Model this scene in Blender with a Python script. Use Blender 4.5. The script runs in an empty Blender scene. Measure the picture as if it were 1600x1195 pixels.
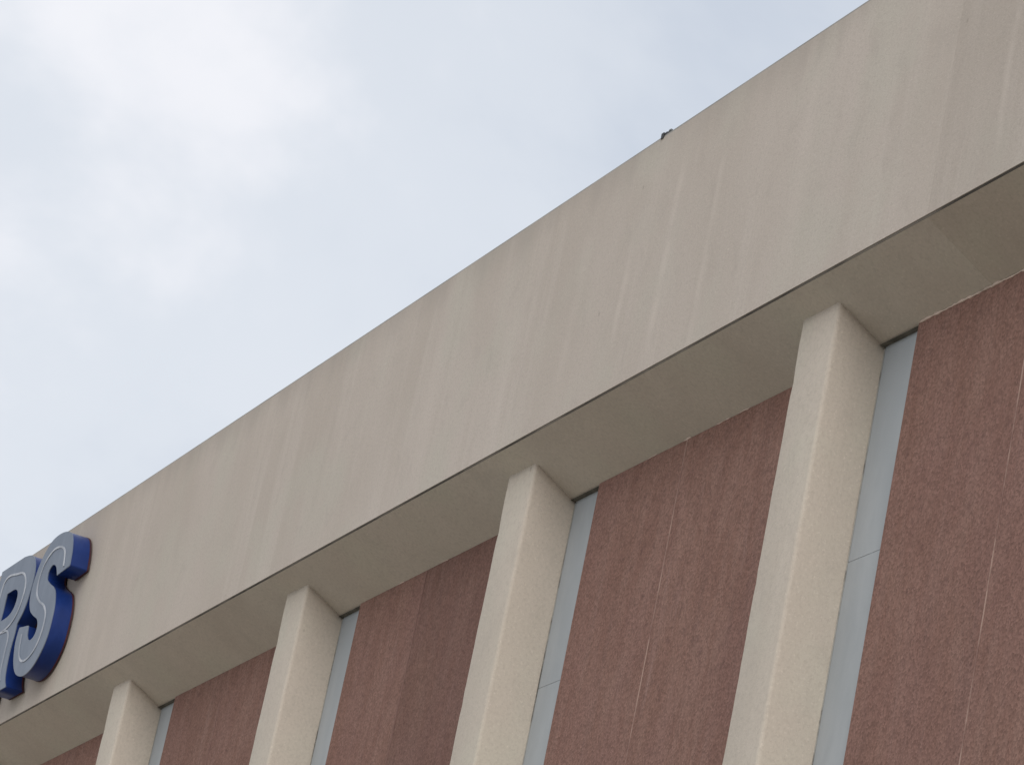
import bpy, bmesh, math, random
from mathutils import Vector, Matrix
random.seed(7)
scene = bpy.context.scene
col = scene.collection

# ------------------------------------------------------------------ camera
ZC = 1.6                                   # eye height; all building heights below are metres above the ground
YAW, PITCH, ROLL = 0.36281862, 0.35022284, -0.20762357
F = Vector((-math.cos(YAW)*math.cos(PITCH), math.sin(YAW)*math.cos(PITCH), math.sin(PITCH)))
R = F.cross(Vector((0, 0, 1))).normalized()
D = F.cross(R)
R2 = math.cos(ROLL)*R + math.sin(ROLL)*D
D2 = -math.sin(ROLL)*R + math.cos(ROLL)*D
cam_data = bpy.data.cameras.new('camera')
cam_data.sensor_width = 36.0
cam_data.lens = 135.0
cam_data.clip_end = 3000.0
cam = bpy.data.objects.new('camera', cam_data)
col.objects.link(cam)
m = Matrix.Identity(4)
for i in range(3):
    m[i][0] = R2[i]; m[i][1] = -D2[i]; m[i][2] = -F[i]
m[2][3] = ZC
cam.matrix_world = m
scene.camera = cam

# ------------------------------------------------------------------ sky, sun, exposure
SUN_ELEV, SUN_AZ = math.radians(30), math.radians(-22)     # azimuth: direction to the sun in the XY plane, from +X
world = bpy.data.worlds.new('World')
scene.world = world
world.use_nodes = True
wn, wl = world.node_tree.nodes, world.node_tree.links
wn.clear()
w_out = wn.new('ShaderNodeOutputWorld')
w_bg = wn.new('ShaderNodeBackground'); w_bg.inputs['Strength'].default_value = 0.10
w_sky = wn.new('ShaderNodeTexSky'); w_sky.sky_type = 'NISHITA'; w_sky.sun_disc = False
w_sky.sun_elevation = SUN_ELEV
w_sky.sun_rotation = math.pi/2 - SUN_AZ
w_tc = wn.new('ShaderNodeTexCoord')
w_map = wn.new('ShaderNodeMapping')
w_map.inputs['Location'].default_value = (-7.9493, -18.7595, 14.6211)
w_map.inputs['Scale'].default_value = (1.0, 1.0, 1.35)
wl.new(w_tc.outputs['Generated'], w_map.inputs['Vector'])
def wnoise(scale, detail, rough, dist=0.0):
    n = wn.new('ShaderNodeTexNoise')
    n.inputs['Scale'].default_value = scale; n.inputs['Detail'].default_value = detail
    n.inputs['Roughness'].default_value = rough; n.inputs['Distortion'].default_value = dist
    wl.new(w_map.outputs['Vector'], n.inputs['Vector'])
    return n
n1 = wnoise(5.2, 6.0, 0.54, 0.3)           # cloud cover: thick and thin places
r1 = wn.new('ShaderNodeValToRGB')
r1.color_ramp.interpolation = 'EASE'
r1.color_ramp.elements[0].position = 0.30; r1.color_ramp.elements[0].color = (6.5, 7.05, 7.95, 1)
r1.color_ramp.elements[1].position = 0.66; r1.color_ramp.elements[1].color = (9.35, 9.42, 9.85, 1)
e = r1.color_ramp.elements.new(0.5); e.color = (7.7, 8.12, 8.78, 1)
wl.new(n1.outputs['Fac'], r1.inputs['Fac'])
n2 = wnoise(3.1, 3.0, 0.5, 0.2)
r2 = wn.new('ShaderNodeMapRange')          # how much blue shines through the cloud
r2.inputs['From Min'].default_value = 0.35; r2.inputs['From Max'].default_value = 0.7
r2.inputs['To Min'].default_value = 0.97; r2.inputs['To Max'].default_value = 0.86
wl.new(n2.outputs['Fac'], r2.inputs['Value'])
w_mix = wn.new('ShaderNodeMix'); w_mix.data_type = 'RGBA'
wl.new(r2.outputs['Result'], w_mix.inputs['Factor'])
wl.new(w_sky.outputs['Color'], w_mix.inputs['A'])
wl.new(r1.outputs['Color'], w_mix.inputs['B'])
wl.new(w_mix.outputs['Result'], w_bg.inputs['Color'])
wl.new(w_bg.outputs['Background'], w_out.inputs['Surface'])

sun_data = bpy.data.lights.new('sun', 'SUN')
sun_data.energy = 1.5
sun_data.angle = math.radians(40)
sun_data.color = (1.0, 0.975, 0.935)
sun = bpy.data.objects.new('sun', sun_data)
col.objects.link(sun)
sd = Vector((math.cos(SUN_ELEV)*math.cos(SUN_AZ), math.cos(SUN_ELEV)*math.sin(SUN_AZ), math.sin(SUN_ELEV)))
sun.rotation_euler = sd.to_track_quat('Z', 'Y').to_euler()
sun.location = sd*60

vs = scene.view_settings
vs.view_transform = 'Standard'; vs.look = 'None'; vs.exposure = 0.0; vs.gamma = 1.0
vs.use_curve_mapping = False

# ------------------------------------------------------------------ materials
class Mat:
    """small node-building helper; all patterns live in world metres"""
    def __init__(self, name, rough=0.9, spec=0.3):
        self.m = bpy.data.materials.new(name); self.m.use_nodes = True
        self.n, self.l = self.m.node_tree.nodes, self.m.node_tree.links
        self.b = self.n['Principled BSDF']
        self.b.inputs['Roughness'].default_value = rough
        self.b.inputs['Specular IOR Level'].default_value = spec
        self.geo = self.n.new('ShaderNodeNewGeometry')
        self.pos = self.geo.outputs['Position']
    def link(self, a, b): self.l.new(a, b)
    def mapped(self, scale, loc=(0, 0, 0)):
        k = self.n.new('ShaderNodeMapping')
        k.inputs['Scale'].default_value = scale; k.inputs['Location'].default_value = loc
        self.link(self.pos, k.inputs['Vector'])
        return k.outputs['Vector']
    def noise(self, vec, scale, detail=4, rough=0.55, dist=0.0):
        k = self.n.new('ShaderNodeTexNoise')
        k.inputs['Scale'].default_value = scale; k.inputs['Detail'].default_value = detail
        k.inputs['Roughness'].default_value = rough; k.inputs['Distortion'].default_value = dist
        self.link(vec, k.inputs['Vector'])
        return k.outputs['Fac']
    def rng(self, v, a, b, c=0.0, d=1.0, smooth=True):
        k = self.n.new('ShaderNodeMapRange')
        k.interpolation_type = 'SMOOTHSTEP' if smooth else 'LINEAR'
        for nme, val in (('From Min', a), ('From Max', b), ('To Min', c), ('To Max', d)):
            k.inputs[nme].default_value = val
        self.link(v, k.inputs['Value'])
        return k.outputs['Result']
    def math(self, op, a, b=None):
        k = self.n.new('ShaderNodeMath'); k.operation = op
        for i, v in enumerate((a, b)):
            if v is None: continue
            if hasattr(v, 'is_linked'): self.link(v, k.inputs[i])
            else: k.inputs[i].default_value = v
        return k.outputs[0]
    def mix(self, fac, a, b, mode='MIX'):
        k = self.n.new('ShaderNodeMix'); k.data_type = 'RGBA'; k.blend_type = mode
        for nme, v in (('Factor', fac), ('A', a), ('B', b)):
            if hasattr(v, 'is_linked'): self.link(v, k.inputs[nme])
            elif nme == 'Factor': k.inputs[nme].default_value = v
            else: k.inputs[nme].default_value = (*v, 1)
        return k.outputs['Result']
    def tint(self, colour):                 # per-piece casting tone kept in the object's colour
        o = self.n.new('ShaderNodeObjectInfo')
        return self.mix(1.0, colour, o.outputs['Color'], 'MULTIPLY')
    def bump(self, h, dist, strength=1.0):
        k = self.n.new('ShaderNodeBump')
        k.inputs['Distance'].default_value = dist; k.inputs['Strength'].default_value = strength
        self.link(h, k.inputs['Height']); self.link(k.outputs['Normal'], self.b.inputs['Normal'])
    def out(self, colour):
        if hasattr(colour, 'is_linked'): self.link(colour, self.b.inputs['Base Color'])
        else: self.b.inputs['Base Color'].default_value = (*colour, 1)
        return self.m

def concrete(name, base, dark, light, streaks=(), mott=1.0, edge=None):
    M = Mat(name, 0.92, 0.2)
    big = M.noise(M.mapped((0.55, 0.55, 0.35)), 1.0, 4, 0.55, 0.4)
    c = M.mix(M.rng(big, 0.34, 0.68), dark, base)
    run = M.noise(M.mapped((3.2, 3.2, 0.22)), 1.0, 4, 0.6, 0.25)       # rain runs, long in height
    c = M.mix(M.math('MULTIPLY', M.rng(run, 0.50, 0.72), 0.55*mott), c, light)
    run2 = M.noise(M.mapped((7.5, 7.5, 0.45), (3, 1, 9)), 1.0, 3, 0.6, 0.2)
    c = M.mix(M.math('MULTIPLY', M.rng(run2, 0.52, 0.75), 0.50*mott), c, dark)
    hue = M.noise(M.mapped((1.4, 1.4, 1.2), (11, 3, 5)), 1.0, 3, 0.5)
    c = M.mix(M.math('MULTIPLY', M.rng(hue, 0.45, 0.7), 0.5), c, (base[0]*0.95, base[1]*1.015, base[2]*0.98))
    blot = M.noise(M.mapped((1, 1, 0.7), (7, 7, 2)), 4.5, 5, 0.62, 0.5)       # patchy weathering, hand-sized
    c = M.mix(M.math('MULTIPLY', M.rng(blot, 0.52, 0.76), 0.42), c, (dark[0]*0.88, dark[1]*0.89, dark[2]*0.90))
    grain = M.noise(M.mapped((1, 1, 1)), 42.0, 5, 0.7)
    c = M.mix(M.math('MULTIPLY', M.rng(grain, 0.42, 0.72), 0.50), c, (dark[0]*0.80, dark[1]*0.80, dark[2]*0.80))
    fleck = M.noise(M.mapped((1, 1, 1), (1, 5, 3)), 55.0, 3, 0.6)
    c = M.mix(M.math('MULTIPLY', M.rng(fleck, 0.56, 0.74), 0.45), c, tuple(min(1, v*1.15) for v in light))
    vo = M.n.new('ShaderNodeTexVoronoi'); vo.inputs['Scale'].default_value = 2.6            # sparse blow-holes and nicks
    M.link(M.mapped((1, 1, 0.75)), vo.inputs['Vector'])
    vb = M.n.new('ShaderNodeSeparateColor'); M.link(vo.outputs['Color'], vb.inputs[0])
    hole = M.math('MULTIPLY', M.rng(vo.outputs['Distance'], 0.02, 0.045, 0.45, 0.0), M.rng(vb.outputs[0], 0.68, 0.73))
    c = M.mix(hole, c, (dark[0]*0.55, dark[1]*0.54, dark[2]*0.53))
    if edge:                                                                   # soot and algae that gather along the top edge
        se = M.n.new('ShaderNodeSeparateXYZ'); M.link(M.pos, se.inputs[0])
        ln = M.noise(M.mapped((2.5, 2.5, 0.3), (8, 0, 0)), 1.0, 4, 0.65)
        hgt = M.math('ADD', se.outputs['Z'], M.rng(ln, 0.25, 0.75, -0.22, 0.16, False))
        c = M.mix(M.rng(hgt, edge-0.34, edge+0.10, 0.0, 0.62), c, (dark[0]*0.78, dark[1]*0.79, dark[2]*0.80))
    if streaks:
        sep = M.n.new('ShaderNodeSeparateXYZ'); M.link(M.pos, sep.inputs[0])
        wob = M.noise(M.mapped((0.4, 0.4, 2.2)), 1.0, 3, 0.6)
        x = M.math('ADD', sep.outputs['X'], M.rng(wob, 0.2, 0.8, -0.035, 0.035, False))
        brk = M.rng(M.noise(M.mapped((2, 2, 5)), 1.0, 3, 0.6), 0.35, 0.6, 0.45, 1.0)
        for (x0, z0, z1, wd, st) in streaks:
            ax = M.math('ABSOLUTE', M.math('SUBTRACT', x, x0))
            k = M.rng(ax, 0.0, wd*0.85, abs(st)*0.32, 0.0)
            k = M.math('MULTIPLY', k, M.rng(sep.outputs['Z'], z0, z0+0.35))
            k = M.math('MULTIPLY', k, M.rng(sep.outputs['Z'], z1-0.35, z1, 1.0, 0.0))
            k = M.math('MULTIPLY', k, brk)
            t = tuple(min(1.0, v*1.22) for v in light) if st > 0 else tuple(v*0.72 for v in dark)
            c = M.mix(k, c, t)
    c = M.tint(c)
    pit = M.noise(M.mapped((1, 1, 1)), 90.0, 4, 0.6)
    M.bump(pit, 0.004, 0.5)
    return M.out(c)

FASCIA_STREAKS = [  # x, z bottom, z top, half width, strength (negative: dark dirt run; the last two also paint shadow below the letters)
    (-21.42, 10.35, 12.0, 0.10, 0.75), (-20.78, 10.2, 11.9, 0.08, 0.55), (-22.02, 10.6, 11.5, 0.09, 0.8),
    (-22.83, 10.5, 11.8, 0.12, 0.45), (-17.12, 10.4, 11.7, 0.07, 0.8), (-27.45, 10.5, 11.9, 0.10, -0.35),
    (-23.9, 10.3, 11.6, 0.16, 0.3), (-25.3, 10.4, 11.8, 0.2, 0.28), (-19.6, 10.4, 12.1, 0.14, 0.3),
    (-18.6, 10.5, 11.9, 0.2, 0.2), (-31.7, 10.35, 11.7, 0.14, -0.3), (-32.6, 10.3, 11.9, 0.2, 0.35),
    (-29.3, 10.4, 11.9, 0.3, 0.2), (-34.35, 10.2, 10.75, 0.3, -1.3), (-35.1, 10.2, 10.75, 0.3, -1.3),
]
BASE = (0.560, 0.488, 0.424)
M_FASCIA = concrete('fascia_concrete', BASE, (0.508, 0.440, 0.376), (0.606, 0.533, 0.466), FASCIA_STREAKS, edge=12.18)
M_SOFFIT = concrete('soffit_concrete', (0.550, 0.485, 0.402), (0.475, 0.415, 0.342), (0.58, 0.515, 0.428), mott=0.6)
M_COLUMN = concrete('column_concrete', (0.622, 0.545, 0.462), (0.565, 0.495, 0.415), (0.655, 0.578, 0.492), mott=0.8)

def aggregate():
    M = Mat('brown_aggregate', 0.95, 0.15)
    mot = M.noise(M.mapped((1.15, 1.15, 0.28)), 6.0, 6, 0.68, 0.15)
    c = M.mix(M.rng(mot, 0.36, 0.66), (0.243, 0.136, 0.106), (0.283, 0.168, 0.134))
    run = M.noise(M.mapped((5.5, 5.5, 0.35)), 1.0, 4, 0.6, 0.3)
    c = M.mix(M.math('MULTIPLY', M.rng(run, 0.50, 0.74), 0.42), c, (0.185, 0.110, 0.092))
    run2 = M.noise(M.mapped((9, 9, 0.7), (5, 2, 7)), 1.0, 4, 0.65, 0.3)
    c = M.mix(M.math('MULTIPLY', M.rng(run2, 0.58, 0.78), 0.4), c, (0.36, 0.235, 0.205))
    spot = M.noise(M.mapped((1, 1, 0.75), (2, 8, 1)), 16.0, 5, 0.66)
    c = M.mix(M.math('MULTIPLY', M.rng(spot, 0.55, 0.72), 0.55), c, (0.150, 0.085, 0.075))
    hue = M.noise(M.mapped((1.2, 1.2, 0.8), (4, 4, 4)), 1.0, 3, 0.5)
    c = M.mix(M.math('MULTIPLY', M.rng(hue, 0.42, 0.68), 0.45), c, (0.250, 0.140, 0.118))
    peb = M.n.new('ShaderNodeTexVoronoi'); peb.inputs['Scale'].default_value = 70.0
    M.link(M.pos, peb.inputs['Vector'])
    bw = M.n.new('ShaderNodeRGBToBW'); M.link(peb.outputs['Color'], bw.inputs[0])
    gv = M.n.new('ShaderNodeCombineColor')
    for q in range(3): M.link(bw.outputs[0], gv.inputs[q])
    c = M.mix(0.26, c, M.mix(1.0, c, gv.outputs[0], 'OVERLAY'))
    c = M.tint(c)
    M.bump(peb.outputs['Distance'], 0.004, 0.45)
    return M.out(c)
M_BROWN = aggregate()

def simple(name, c0, c1, rough=0.6, spec=0.4, scale=4.0, zs=0.4, metal=0.0, bump=0.0):
    M = Mat(name, rough, spec)
    M.b.inputs['Metallic'].default_value = metal
    n = M.noise(M.mapped((1, 1, zs)), scale, 4, 0.6, 0.2)
    c = M.tint(M.mix(M.rng(n, 0.35, 0.68), c0, c1))
    if bump: M.bump(M.noise(M.mapped((1, 1, 1)), 60, 3, 0.6), bump, 0.5)
    return M.out(c)
M_GREY = simple('grey_blue_panel', (0.385, 0.412, 0.430), (0.440, 0.466, 0.482), 0.55, 0.4, 3.0, 0.35, 0, 0.001)
M_DARK = simple('dark_sealant', (0.035, 0.032, 0.027), (0.06, 0.055, 0.046), 0.8, 0.2, 8)
M_RECESS_SHADE = simple('recess_shade_dark', (0.085, 0.078, 0.062), (0.15, 0.138, 0.112), 0.8, 0.2, 8)  # shade of the recess slot, put into the colour
M_DRIP_SHADE = simple('drip_gap_shade', (0.05, 0.042, 0.034), (0.19, 0.165, 0.135), 0.8, 0.2, 1.2)  # dark colour painted for the shadow gap under the fascia
M_COPE = simple('grey_coping_metal', (0.27, 0.25, 0.22), (0.38, 0.35, 0.31), 0.6, 0.4, 2)
M_ROOF = simple('roof_gravel', (0.30, 0.29, 0.27), (0.40, 0.38, 0.35), 0.95, 0.2, 6, 1, 0, 0.01)
M_FACE = simple('letter_face_grey', (0.130, 0.160, 0.215), (0.160, 0.192, 0.250), 0.45, 0.4, 5)
M_BLUE = simple('letter_return_blue', (0.008, 0.026, 0.130), (0.013, 0.036, 0.170), 0.35, 0.25, 5)
M_MAROON = simple('letter_back_maroon', (0.045, 0.014, 0.018), (0.075, 0.02, 0.024), 0.7, 0.3, 6)
M_STRIPE = simple('letter_stripe_white', (0.30, 0.325, 0.37), (0.56, 0.57, 0.60), 0.5, 0.4, 3.2)
M_IRON = simple('dark_iron', (0.03, 0.03, 0.033), (0.06, 0.058, 0.06), 0.6, 0.4, 30)
M_STEEL = simple('dull_steel', (0.14, 0.15, 0.155), (0.20, 0.21, 0.215), 0.5, 0.5, 30)
def sealant(name, pale, hidden, lo, hi):
    M = Mat(name, 0.85, 0.2)
    n = M.noise(M.mapped((2, 2, 2.2)), 1.6, 5, 0.7)
    return M.out(M.mix(M.rng(n, lo, hi), hidden, pale))
M_SEAL = sealant('joint_sealant_pale', (0.44, 0.295, 0.243), (0.25, 0.145, 0.12), 0.38, 0.62)
M_SEALDULL = sealant('joint_sealant_dull', (0.28, 0.17, 0.14), (0.22, 0.125, 0.105), 0.40, 0.65)
M_GASK = sealant('gasket_worn', (0.42, 0.40, 0.36), (0.14, 0.13, 0.115), 0.34, 0.56)
M_BEAD = sealant('bead_sealant_cream', (0.66, 0.53, 0.45), (0.42, 0.34, 0.28), 0.30, 0.55)
def ground_mat():
    M = Mat('pavement_concrete', 0.95, 0.2)
    n = M.noise(M.mapped((1, 1, 1)), 0.35, 6, 0.6)
    c = M.mix(M.rng(n, 0.35, 0.65), (0.36, 0.34, 0.30), (0.44, 0.415, 0.37))
    M.bump(M.noise(M.mapped((1, 1, 1)), 30, 4, 0.6), 0.01, 0.5)
    return M.out(c)
M_GROUND = ground_mat()

# ------------------------------------------------------------------ mesh helpers
def link(name, me, mat, parent=None):
    o = bpy.data.objects.new(name, me)
    if mat and not me.materials: me.materials.append(mat)
    col.objects.link(o)
    if parent: o.parent = parent
    return o
def bevel_mesh(me, w, seg=2):
    bm = bmesh.new(); bm.from_mesh(me)
    bmesh.ops.bevel(bm, geom=[e for e in bm.edges if e.calc_face_angle(0) > 0.3], offset=w, segments=seg, affect='EDGES', profile=0.6)
    bm.to_mesh(me); bm.free()
def prism_x(name, x0, x1, prof, bev=0.0):
    """profile of (y, z) points swept from x0 to x1"""
    n = len(prof)
    v = [(x0, y, z) for y, z in prof] + [(x1, y, z) for y, z in prof]
    f = [tuple(range(n)), tuple(range(2*n-1, n-1, -1))]
    f += [(i, i+n, (i+1) % n + n, (i+1) % n) for i in range(n)]
    me = bpy.data.meshes.new(name); me.from_pydata(v, [], f)
    bm = bmesh.new(); bm.from_mesh(me)
    bmesh.ops.recalc_face_normals(bm, faces=bm.faces)
    bm.to_mesh(me); bm.free()
    if bev: bevel_mesh(me, bev)
    return me
def box(name, x0, x1, y0, y1, z0, z1, bev=0.0):
    return prism_x(name, x0, x1, [(y0, z0), (y1, z0), (y1, z1), (y0, z1)], bev)
def tag(o, label, cat, group=None):
    o['label'] = label; o['category'] = cat
    if group: o['group'] = group
    return o
def tone(o, k, w=0.0):
    o.color = (k*(1+w), k, k*(1-w), 1)

# ------------------------------------------------------------------ ground
g = link('ground', bpy.data.meshes.new('ground'), None)
g.data.from_pydata([(-1500, -1500, 0), (1500, -1500, 0), (1500, 1500, 0), (-1500, 1500, 0)], [], [(0, 1, 2, 3)])
g.data.materials.append(M_GROUND)
g['kind'] = 'structure'

# ------------------------------------------------------------------ building
Y_F = 9.0                    # face of the fascia
Y_C = 9.18                   # front of the columns
Y_B = 9.485                  # face of the brown panels
Y_G = 9.53                   # face of the recessed grey panels
Z_TOP, Z_FB = 10.580+ZC, 8.748+ZC
SLOPE = 0.55                 # the soffit falls towards the wall
def zs(y): return Z_FB - SLOPE*(y-Y_F)
X_L, X_R = -52.25, -0.62
SP, CW = 4.305, 0.462        # column spacing and width
COLS = [-19.098 + SP*i for i in range(-7, 5)]     # right faces of the columns

bld = bpy.data.objects.new('commercial_building', None)
col.objects.link(bld)
tag(bld, 'beige concrete and brown panel commercial building with deep fascia and slim columns', 'building')

core = link('wall_core', box('wall_core', X_L+0.06, X_R-0.06, Y_G+0.05, 30.0, 0.004, Z_TOP-0.6), M_BROWN, bld)
roof = link('roof', box('roof', X_L+0.05, X_R-0.05, Y_F+0.24, 30.01, Z_TOP-0.59, Z_TOP-0.35), M_ROOF, bld)

joints = [X_L, -43.64, -35.03, -26.43, -17.81, -9.21, X_R]
tones = [0.985, 1.0, 1.0, 1.015, 0.945, 1.0]
warms = [0, 0.0, 0.002, 0.0, 0.003, 0]
for i in range(len(joints)-1):
    a, b = joints[i]+0.0004, joints[i+1]-0.0004
    p = link('fascia_panel', prism_x('fascia_panel', a, b, [(Y_F, Z_FB), (Y_F+0.2, Z_FB), (Y_F+0.2, Z_TOP-0.014), (Y_F, Z_TOP-0.014)]), M_FASCIA, bld)
    tone(p, tones[i], warms[i])
    link('drip_shade_strip', box('drip_shade_strip', a, b, Y_F+0.006, Y_F+0.045, Z_FB-0.0145, Z_FB-0.0015), M_DRIP_SHADE, p)  # dark bar standing in for the shadow gap between fascia and soffit
    link('coping', prism_x('coping', a, b, [(Y_F+0.002, Z_TOP-0.012), (Y_F+0.24, Z_TOP-0.012), (Y_F+0.24, Z_TOP), (Y_F+0.002, Z_TOP)]), M_COPE, p)
    s = link('soffit_panel', prism_x('soffit_panel', a, b,
             [(Y_F+0.008, zs(Y_F)-0.016), (Y_B+0.03, zs(Y_B+0.03)), (Y_B+0.03, Z_FB+0.1), (Y_F+0.21, Z_FB+0.1), (Y_F+0.21, Z_FB-0.03), (Y_F+0.048, Z_FB-0.0155)]), M_SOFFIT, bld)
    tone(s, [1, 1, 1.0, 0.985, 0.90, 1][i], [0, 0, 0.0, -0.004, 0.012, 0][i])
filler = link('joint_backing', box('joint_backing', X_L+0.02, X_R-0.02, Y_F+0.23, Y_F+0.33, Z_FB+0.11, Z_TOP-0.03), M_DARK, bld)

# columns: one mesh with a mitred top that runs up against the sloping soffit, copied along the front
cprof = [(-CW, Y_C), (0, Y_C), (0, Y_G+0.045), (-CW, Y_G+0.045)]
def column_mesh():
    rc = random.Random(21)
    r = 0.026                                   # worn, rounded arrises
    sec = []
    for (cx, cy), (dx, dy) in zip(cprof, ((1, 1), (-1, 1), (-1, -1), (1, -1))):
        px, py = cx+dx*r, cy+dy*r
        a0 = math.atan2(-dy, -dx)
        for k in range(5):
            a = a0 + (k-2)*math.pi/8
            sec.append((px+r*math.cos(a)*1.0, py+r*math.sin(a)*1.0))
    n, rings = len(sec), 120
    v, f = [], []
    off = [[0.0]*4 for _ in range(rings+1)]
    for c in range(4):
        w = 0.0
        for j in range(rings+1):
            w = 0.80*w + rc.uniform(-0.0016, 0.0016)
            off[j][c] = w + (rc.uniform(0.002, 0.006) if rc.random() < 0.06 else 0.0)
    for j in range(rings+1):
        t = j/rings
        for i, (x, y) in enumerate(sec):
            q = off[j][i//5]
            cx, cy = -CW/2, (Y_C+Y_G)/2
            d = math.hypot(x-cx, y-cy)
            xx, yy = x-(x-cx)/d*q, y-(y-cy)/d*q
            v.append((xx, yy, 0.004 + t*(zs(yy)+0.012-0.004)))
    for j in range(rings):
        for i in range(n):
            f.append((j*n+i, j*n+(i+1) % n, (j+1)*n+(i+1) % n, (j+1)*n+i))
    f += [tuple(range(n-1, -1, -1)), tuple(range(rings*n, rings*n+n))]
    me = bpy.data.meshes.new('column'); me.from_pydata(v, [], f)
    bm = bmesh.new(); bm.from_mesh(me); bmesh.ops.recalc_face_normals(bm, faces=bm.faces); bm.to_mesh(me); bm.free()
    for p in me.polygons: p.use_smooth = len(p.vertices) == 4
    me.materials.append(M_COLUMN)
    return me
col_me = column_mesh()
up_me = box('grey_panel', 0.004, 0.475, Y_G, Y_G+0.04, 7.0955+ZC, zs(Y_G)+0.02, 0.003)
mid_me = box('grey_panel', 0.004, 0.475, Y_G, Y_G+0.04, 3.40+ZC, 7.0935+ZC, 0.003)
low_me = box('grey_panel', 0.004, 0.475, Y_G, Y_G+0.04, 0.006, 3.393+ZC, 0.003)
slot_me = box('recess_shade_strip', 0.002, 0.474, Y_B+0.032, Y_G-0.002, zs(Y_B)-0.018, zs(Y_B)+0.02)  # dark strips added for the shade where the soffit runs into the recess
slot2_me = box('recess_shade_strip', 0.002, 0.459, Y_B+0.004, Y_G-0.003, zs(Y_B)-0.020, zs(Y_B)-0.0175)
gk_me = box('gasket', 0.001, 0.006, Y_G-0.006, Y_G-0.001, 0.006, zs(Y_B)-0.03)
lg_me = box('grey_panel', -CW-0.475, -CW-0.004, Y_G, Y_G+0.04, 0.006, zs(Y_G)+0.02, 0.003)
brA = box('brown_panel', 0.462, 1.784, Y_B, Y_B+0.12, 0.006, zs(Y_B)-0.004, 0.006)
brB = box('brown_panel', 1.796, 3.375, Y_B, Y_B+0.12, 0.006, zs(Y_B)-0.004, 0.006)
sealm = box('joint_sealant', 1.7845, 1.7955, Y_B-0.001, Y_B+0.03, 0.01, zs(Y_B)-0.01)
for me, mt in ((up_me, M_GREY), (mid_me, M_GREY), (low_me, M_GREY), (lg_me, M_GREY), (slot_me, M_RECESS_SHADE), (slot2_me, M_RECESS_SHADE), (gk_me, M_GASK), (brA, M_BROWN), (brB, M_BROWN), (sealm, M_SEAL)):
    me.materials.append(mt)
sealm2 = sealm.copy(); sealm2.materials.clear(); sealm2.materials.append(M_SEALDULL)
ptone = {3: (1.0, 0.97), 4: (0.93, 0.95), 5: (0.97, 0.82), 6: (0.99, 1.0), 7: (0.99, 1.0)}
for i, x in enumerate(COLS):
    c = link('column', col_me, None, bld); c.location.x = x
    tone(c, 1.0 + random.uniform(-0.012, 0.012))
    for me in (up_me, mid_me, low_me, lg_me):
        p = link('grey_panel', me, None, bld); p.location.x = x
        tone(p, 1.0 + random.uniform(-0.03, 0.03))
    for me in (slot_me, slot2_me):
        p = link('recess_shade_strip', me, None, bld); p.location.x = x
    k = link('gasket', gk_me, None, c)
    ta, tb = ptone.get(i, (1.0, 1.0))
    pa = link('brown_panel', brA, None, bld); pa.location.x = x; tone(pa, ta)
    pb = link('brown_panel', brB, None, bld); pb.location.x = x; tone(pb, tb)
    se = link('joint_sealant', sealm if i >= 6 else sealm2, None, pa)

# squeezed-out sealant along the top of the brown panels: a ragged cream bead, broken in most bays
def bead(x0, x1, r0, parent):
    n = max(6, int((x1-x0)/0.03)); v, f = [], []
    for i in range(n+1):
        x = x0+(x1-x0)*i/n
        r = r0*random.uniform(0.35, 1.25)*(0.2 if i in (0, n) else 1)
        y, z = Y_B-0.003, zs(Y_B)-0.006+random.uniform(-0.003, 0.003)
        for k in range(6):
            a = k*math.pi/3
            v.append((x, y+r*math.cos(a), z+r*math.sin(a)))
    for i in range(n):
        for k in range(6):
            f.append((i*6+k, i*6+(k+1) % 6, i*6+6+(k+1) % 6, i*6+6+k))
    me = bpy.data.meshes.new('sealant_bead'); me.from_pydata(v, [], f)
    o = link('sealant_bead', me, M_BEAD, parent); o.matrix_parent_inverse = Matrix.Translation((-parent.location.x, 0, 0))
    return o
panels = [o for o in bld.children if o.name.startswith('brown_panel')]
def panel_at(x):
    return min(panels, key=lambda o: abs(o.location.x + (o.data.vertices[0].co.x+o.data.vertices[-1].co.x)/2 - x))
for (a, b, r) in ((-18.62, -17.32, 0.009), (-17.29, -16.2, 0.007), (-21.66, -21.55, 0.007), (-22.2, -22.05, 0.005), (-21.2, -21.0, 0.005), (-26.5, -26.35, 0.005), (-20.9, -20.7, 0.004), (-25.7, -25.5, 0.004)):
    bead(a, b, r, panel_at((a+b)/2))

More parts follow.
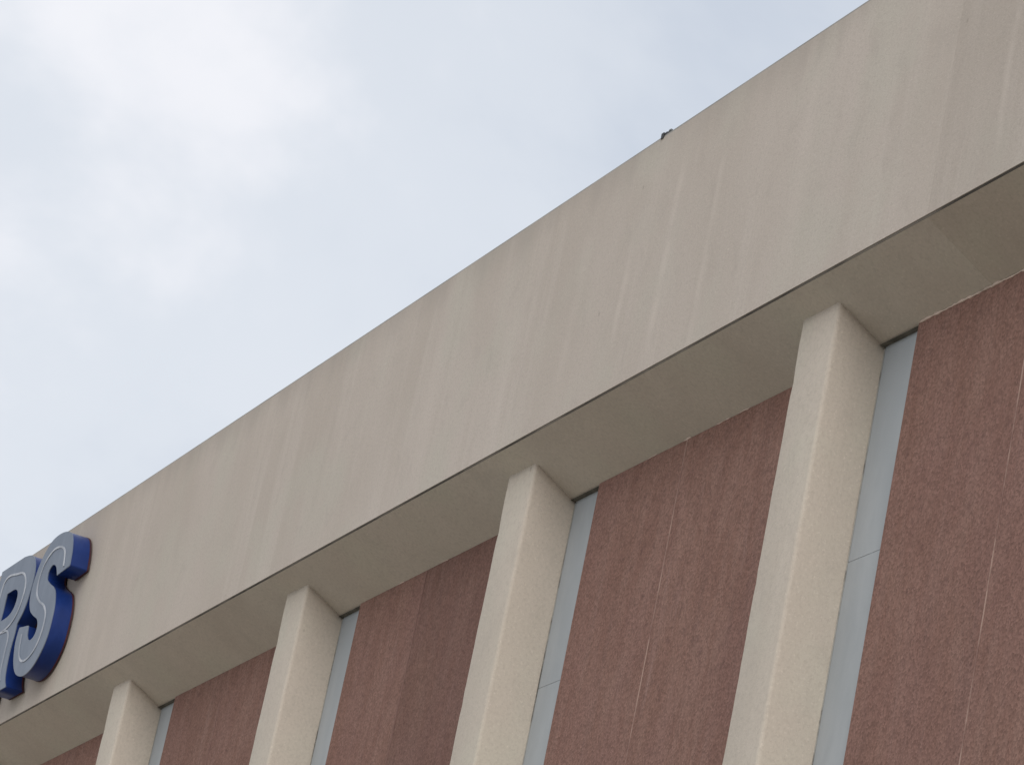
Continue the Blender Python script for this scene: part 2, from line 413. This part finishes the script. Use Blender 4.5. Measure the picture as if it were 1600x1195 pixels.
# ------------------------------------------------------------------ channel letters on the fascia
def catmull(pts, corners, seg=6):
    out, n = [], len(pts)
    for i in range(n):
        p0, p1, p2, p3 = pts[i-1], pts[i], pts[(i+1) % n], pts[(i+2) % n]
        if i in corners: p0 = p1
        if (i+1) % n in corners: p3 = p2
        if i in corners and (i+1) % n in corners:
            out.append(p1); continue
        for s in range(seg):
            t = s/seg
            out.append(tuple(0.5*((2*p1[k]) + (-p0[k]+p2[k])*t + (2*p0[k]-5*p1[k]+4*p2[k]-p3[k])*t*t + (-p0[k]+3*p1[k]-3*p2[k]+p3[k])*t**3) for k in (0, 1)))
    return out
def plate(name, loops, y0, y1, grow, mat, parent, bev=0.0):
    """flat letter shape (u, v loops) between depths y0 and y1 (towards the wall)"""
    cu = bpy.data.curves.new(name, 'CURVE'); cu.dimensions = '2D'; cu.fill_mode = 'BOTH'
    cu.extrude = abs(y1-y0)/2; cu.offset = grow
    if bev: cu.bevel_depth = bev; cu.bevel_resolution = 1; cu.extrude -= bev; cu.offset -= bev
    for lp in loops:
        sp = cu.splines.new('POLY'); sp.points.add(len(lp)-1); sp.use_cyclic_u = True
        for q, (u, v) in zip(sp.points, lp): q.co = (u, v, 0, 1)
    tmp = bpy.data.objects.new('tmp', cu)
    me = bpy.data.meshes.new_from_object(tmp)
    bpy.data.objects.remove(tmp); bpy.data.curves.remove(cu)
    me.transform(Matrix.Translation((0, (y0+y1)/2, 0)) @ Matrix.Rotation(math.pi/2, 4, 'X'))
    me.name = name; me.materials.clear()
    return link(name, me, mat, parent)
def ribbon(name, pts, w, y, parent, seg=6):
    """thin raised stripe following a path"""
    P = []
    for i in range(len(pts)-1):
        p0 = pts[max(i-1, 0)]; p1 = pts[i]; p2 = pts[i+1]; p3 = pts[min(i+2, len(pts)-1)]
        for s in range(seg):
            t = s/seg
            P.append(Vector(tuple(0.5*((2*p1[k]) + (-p0[k]+p2[k])*t + (2*p0[k]-5*p1[k]+4*p2[k]-p3[k])*t*t + (-p0[k]+3*p1[k]-3*p2[k]+p3[k])*t**3) for k in (0, 1))))
    P.append(Vector(pts[-1]))
    v, f = [], []
    for i, q in enumerate(P):
        d = (P[min(i+1, len(P)-1)]-P[max(i-1, 0)]).normalized(); nn = Vector((-d.y, d.x))*w/2
        for s, yy in ((1, y), (1, y-0.006), (-1, y-0.006), (-1, y)):
            v.append((q.x+s*nn.x, yy, q.y+s*nn.y))
    for i in range(len(P)-1):
        for k in range(4):
            f.append((i*4+k, i*4+(k+1) % 4, i*4+4+(k+1) % 4, i*4+4+k))
    f += [(0, 1, 2, 3), tuple(len(P)*4-1-k for k in range(4))]
    me = bpy.data.meshes.new(name); me.from_pydata(v, [], f)
    bm = bmesh.new(); bm.from_mesh(me); bmesh.ops.recalc_face_normals(bm, faces=bm.faces); bm.to_mesh(me); bm.free()
    return link(name, me, M_STRIPE, parent)

def letter(x, loops, stripes, studs, label):
    e = bpy.data.objects.new('sign_letter', None); col.objects.link(e)
    e.location = (x, Y_F, 8.95+ZC)
    tag(e, label, 'sign letter', 'raised letters of the sign on the fascia')
    plate('return', loops, -0.196, -0.030, 0.0, M_BLUE, e)
    fc = plate('face', loops, -0.205, -0.1965, 0.004, M_FACE, e)
    plate('back_plate', loops, -0.0295, -0.014, 0.003, M_MAROON, e)
    for s in stripes: ribbon('stripe', s, 0.022, -0.2055, fc)
    for (u, v) in studs:
        link('mounting_stud', box('mounting_stud', u-0.015, u+0.015, -0.0135, -0.0005, v-0.015, v+0.015), M_IRON, e)
    return e
S_OUT = [(.64, .97), (.585, 1.16), (.44, 1.33), (.15, 1.405), (-.17, 1.395), (-.38, 1.28), (-.48, 1.13), (-.51, .99), (-.485, .86), (-.38, .735),
         (-.22, .65), (-.04, .575), (.035, .485), (.0, .395), (-.13, .375), (-.245, .44), (-.30, .556), (-.61, .596), (-.63, .48), (-.585, .35),
         (-.485, .20), (-.31, .075), (-.05, .012), (.20, .045), (.37, .15), (.465, .28), (.485, .44), (.455, .62), (.335, .79), (.10, .90),
         (-.03, .97), (-.055, 1.05), (.04, 1.105), (.18, 1.06), (.285, .95)]
S_loop = catmull(S_OUT, {0, 16, 17, 34})
letter(-34.2, [S_loop],
       [[(.45, 1.0), (.37, 1.17), (.20, 1.25), (-.04, 1.265), (-.24, 1.18), (-.315, 1.03), (-.27, .88), (-.10, .765), (.10, .68), (.235, .56), (.255, .40), (.17, .25), (-.03, .175), (-.24, .195), (-.39, .31), (-.45, .50)]],
       [(.2, 1.25), (-.3, .9), (.25, .5), (-.2, .2)],
       'raised letter S with grey face and blue sides ending the sign')
R_OUT = [(-.62, 0), (-.62, 1.42), (.12, 1.42), (.40, 1.375), (.57, 1.26), (.645, 1.10), (.635, .92), (.57, .77), (.45, .665),
         (.455, .55), (.44, .40), (.465, .22), (.52, .09), (.61, 0), (.17, 0), (.10, .14), (.09, .36), (.03, .49), (-.10, .53), (-.22, .53), (-.22, 0)]
R_loop = catmull(R_OUT, {0, 1, 2, 8, 13, 14, 19, 20})
RC = catmull([(-.21, 1.11), (.05, 1.105), (.18, 1.05), (.215, .96), (.17, .87), (.03, .82), (-.21, .815)], {0, 6})
letter(-35.40, [R_loop, RC],
       [[(-.42, .12), (-.42, .70), (-.42, 1.26), (.05, 1.262), (.30, 1.20), (.43, 1.05), (.41, .86), (.28, .73), (.02, .675), (-.26, .675)],
        [(.0, .665), (.17, .645), (.26, .55), (.275, .36), (.30, .20), (.36, .10)]],
       [(-.42, 1.2), (-.42, .2), (.4, 1.0), (.3, .3)],
       'raised letter R with grey face and blue sides beside letter S')

# ------------------------------------------------------------------ small fitting on the parapet
def tube(name, pts, r, n=8):
    v, f = [], []
    P = [Vector(p) for p in pts]
    for i, q in enumerate(P):
        d = (P[min(i+1, len(P)-1)]-P[max(i-1, 0)]).normalized()
        a = d.orthogonal().normalized(); b = d.cross(a)
        for k in range(n):
            t = 2*math.pi*k/n
            v.append(tuple(q+r*(math.cos(t)*a+math.sin(t)*b)))
    for i in range(len(P)-1):
        for k in range(n):
            f.append((i*n+k, i*n+(k+1) % n, i*n+n+(k+1) % n, i*n+n+k))
    f += [tuple(range(n-1, -1, -1)), tuple(range(len(P)*n-n, len(P)*n))]
    me = bpy.data.meshes.new(name); me.from_pydata(v, [], f)
    return me
br = bpy.data.objects.new('parapet_bracket', None); col.objects.link(br)
br.location = (-21.86, Y_F+0.03, Z_TOP); br.scale = (0.68, 0.72, 0.75)
tag(br, 'small dark metal bracket clamped on top of the parapet edge', 'bracket')
link('clamp_block', box('clamp_block', -0.05, 0.03, -0.026, 0.026, 0.0005, 0.046, 0.006), M_IRON, br)
link('clamp_jaw', box('clamp_jaw', -0.035, 0.02, -0.052, -0.0425, -0.026, 0.03, 0.002), M_IRON, br)
link('jaw_bridge', box('jaw_bridge', -0.03, 0.015, -0.0422, -0.0285, 0.012, 0.028), M_IRON, br)
link('arm', tube('arm', [(0.02, 0, 0.050), (0.04, 0, 0.060), (0.062, 0.002, 0.060), (0.075, 0.005, 0.05)], 0.012), M_STEEL, br)
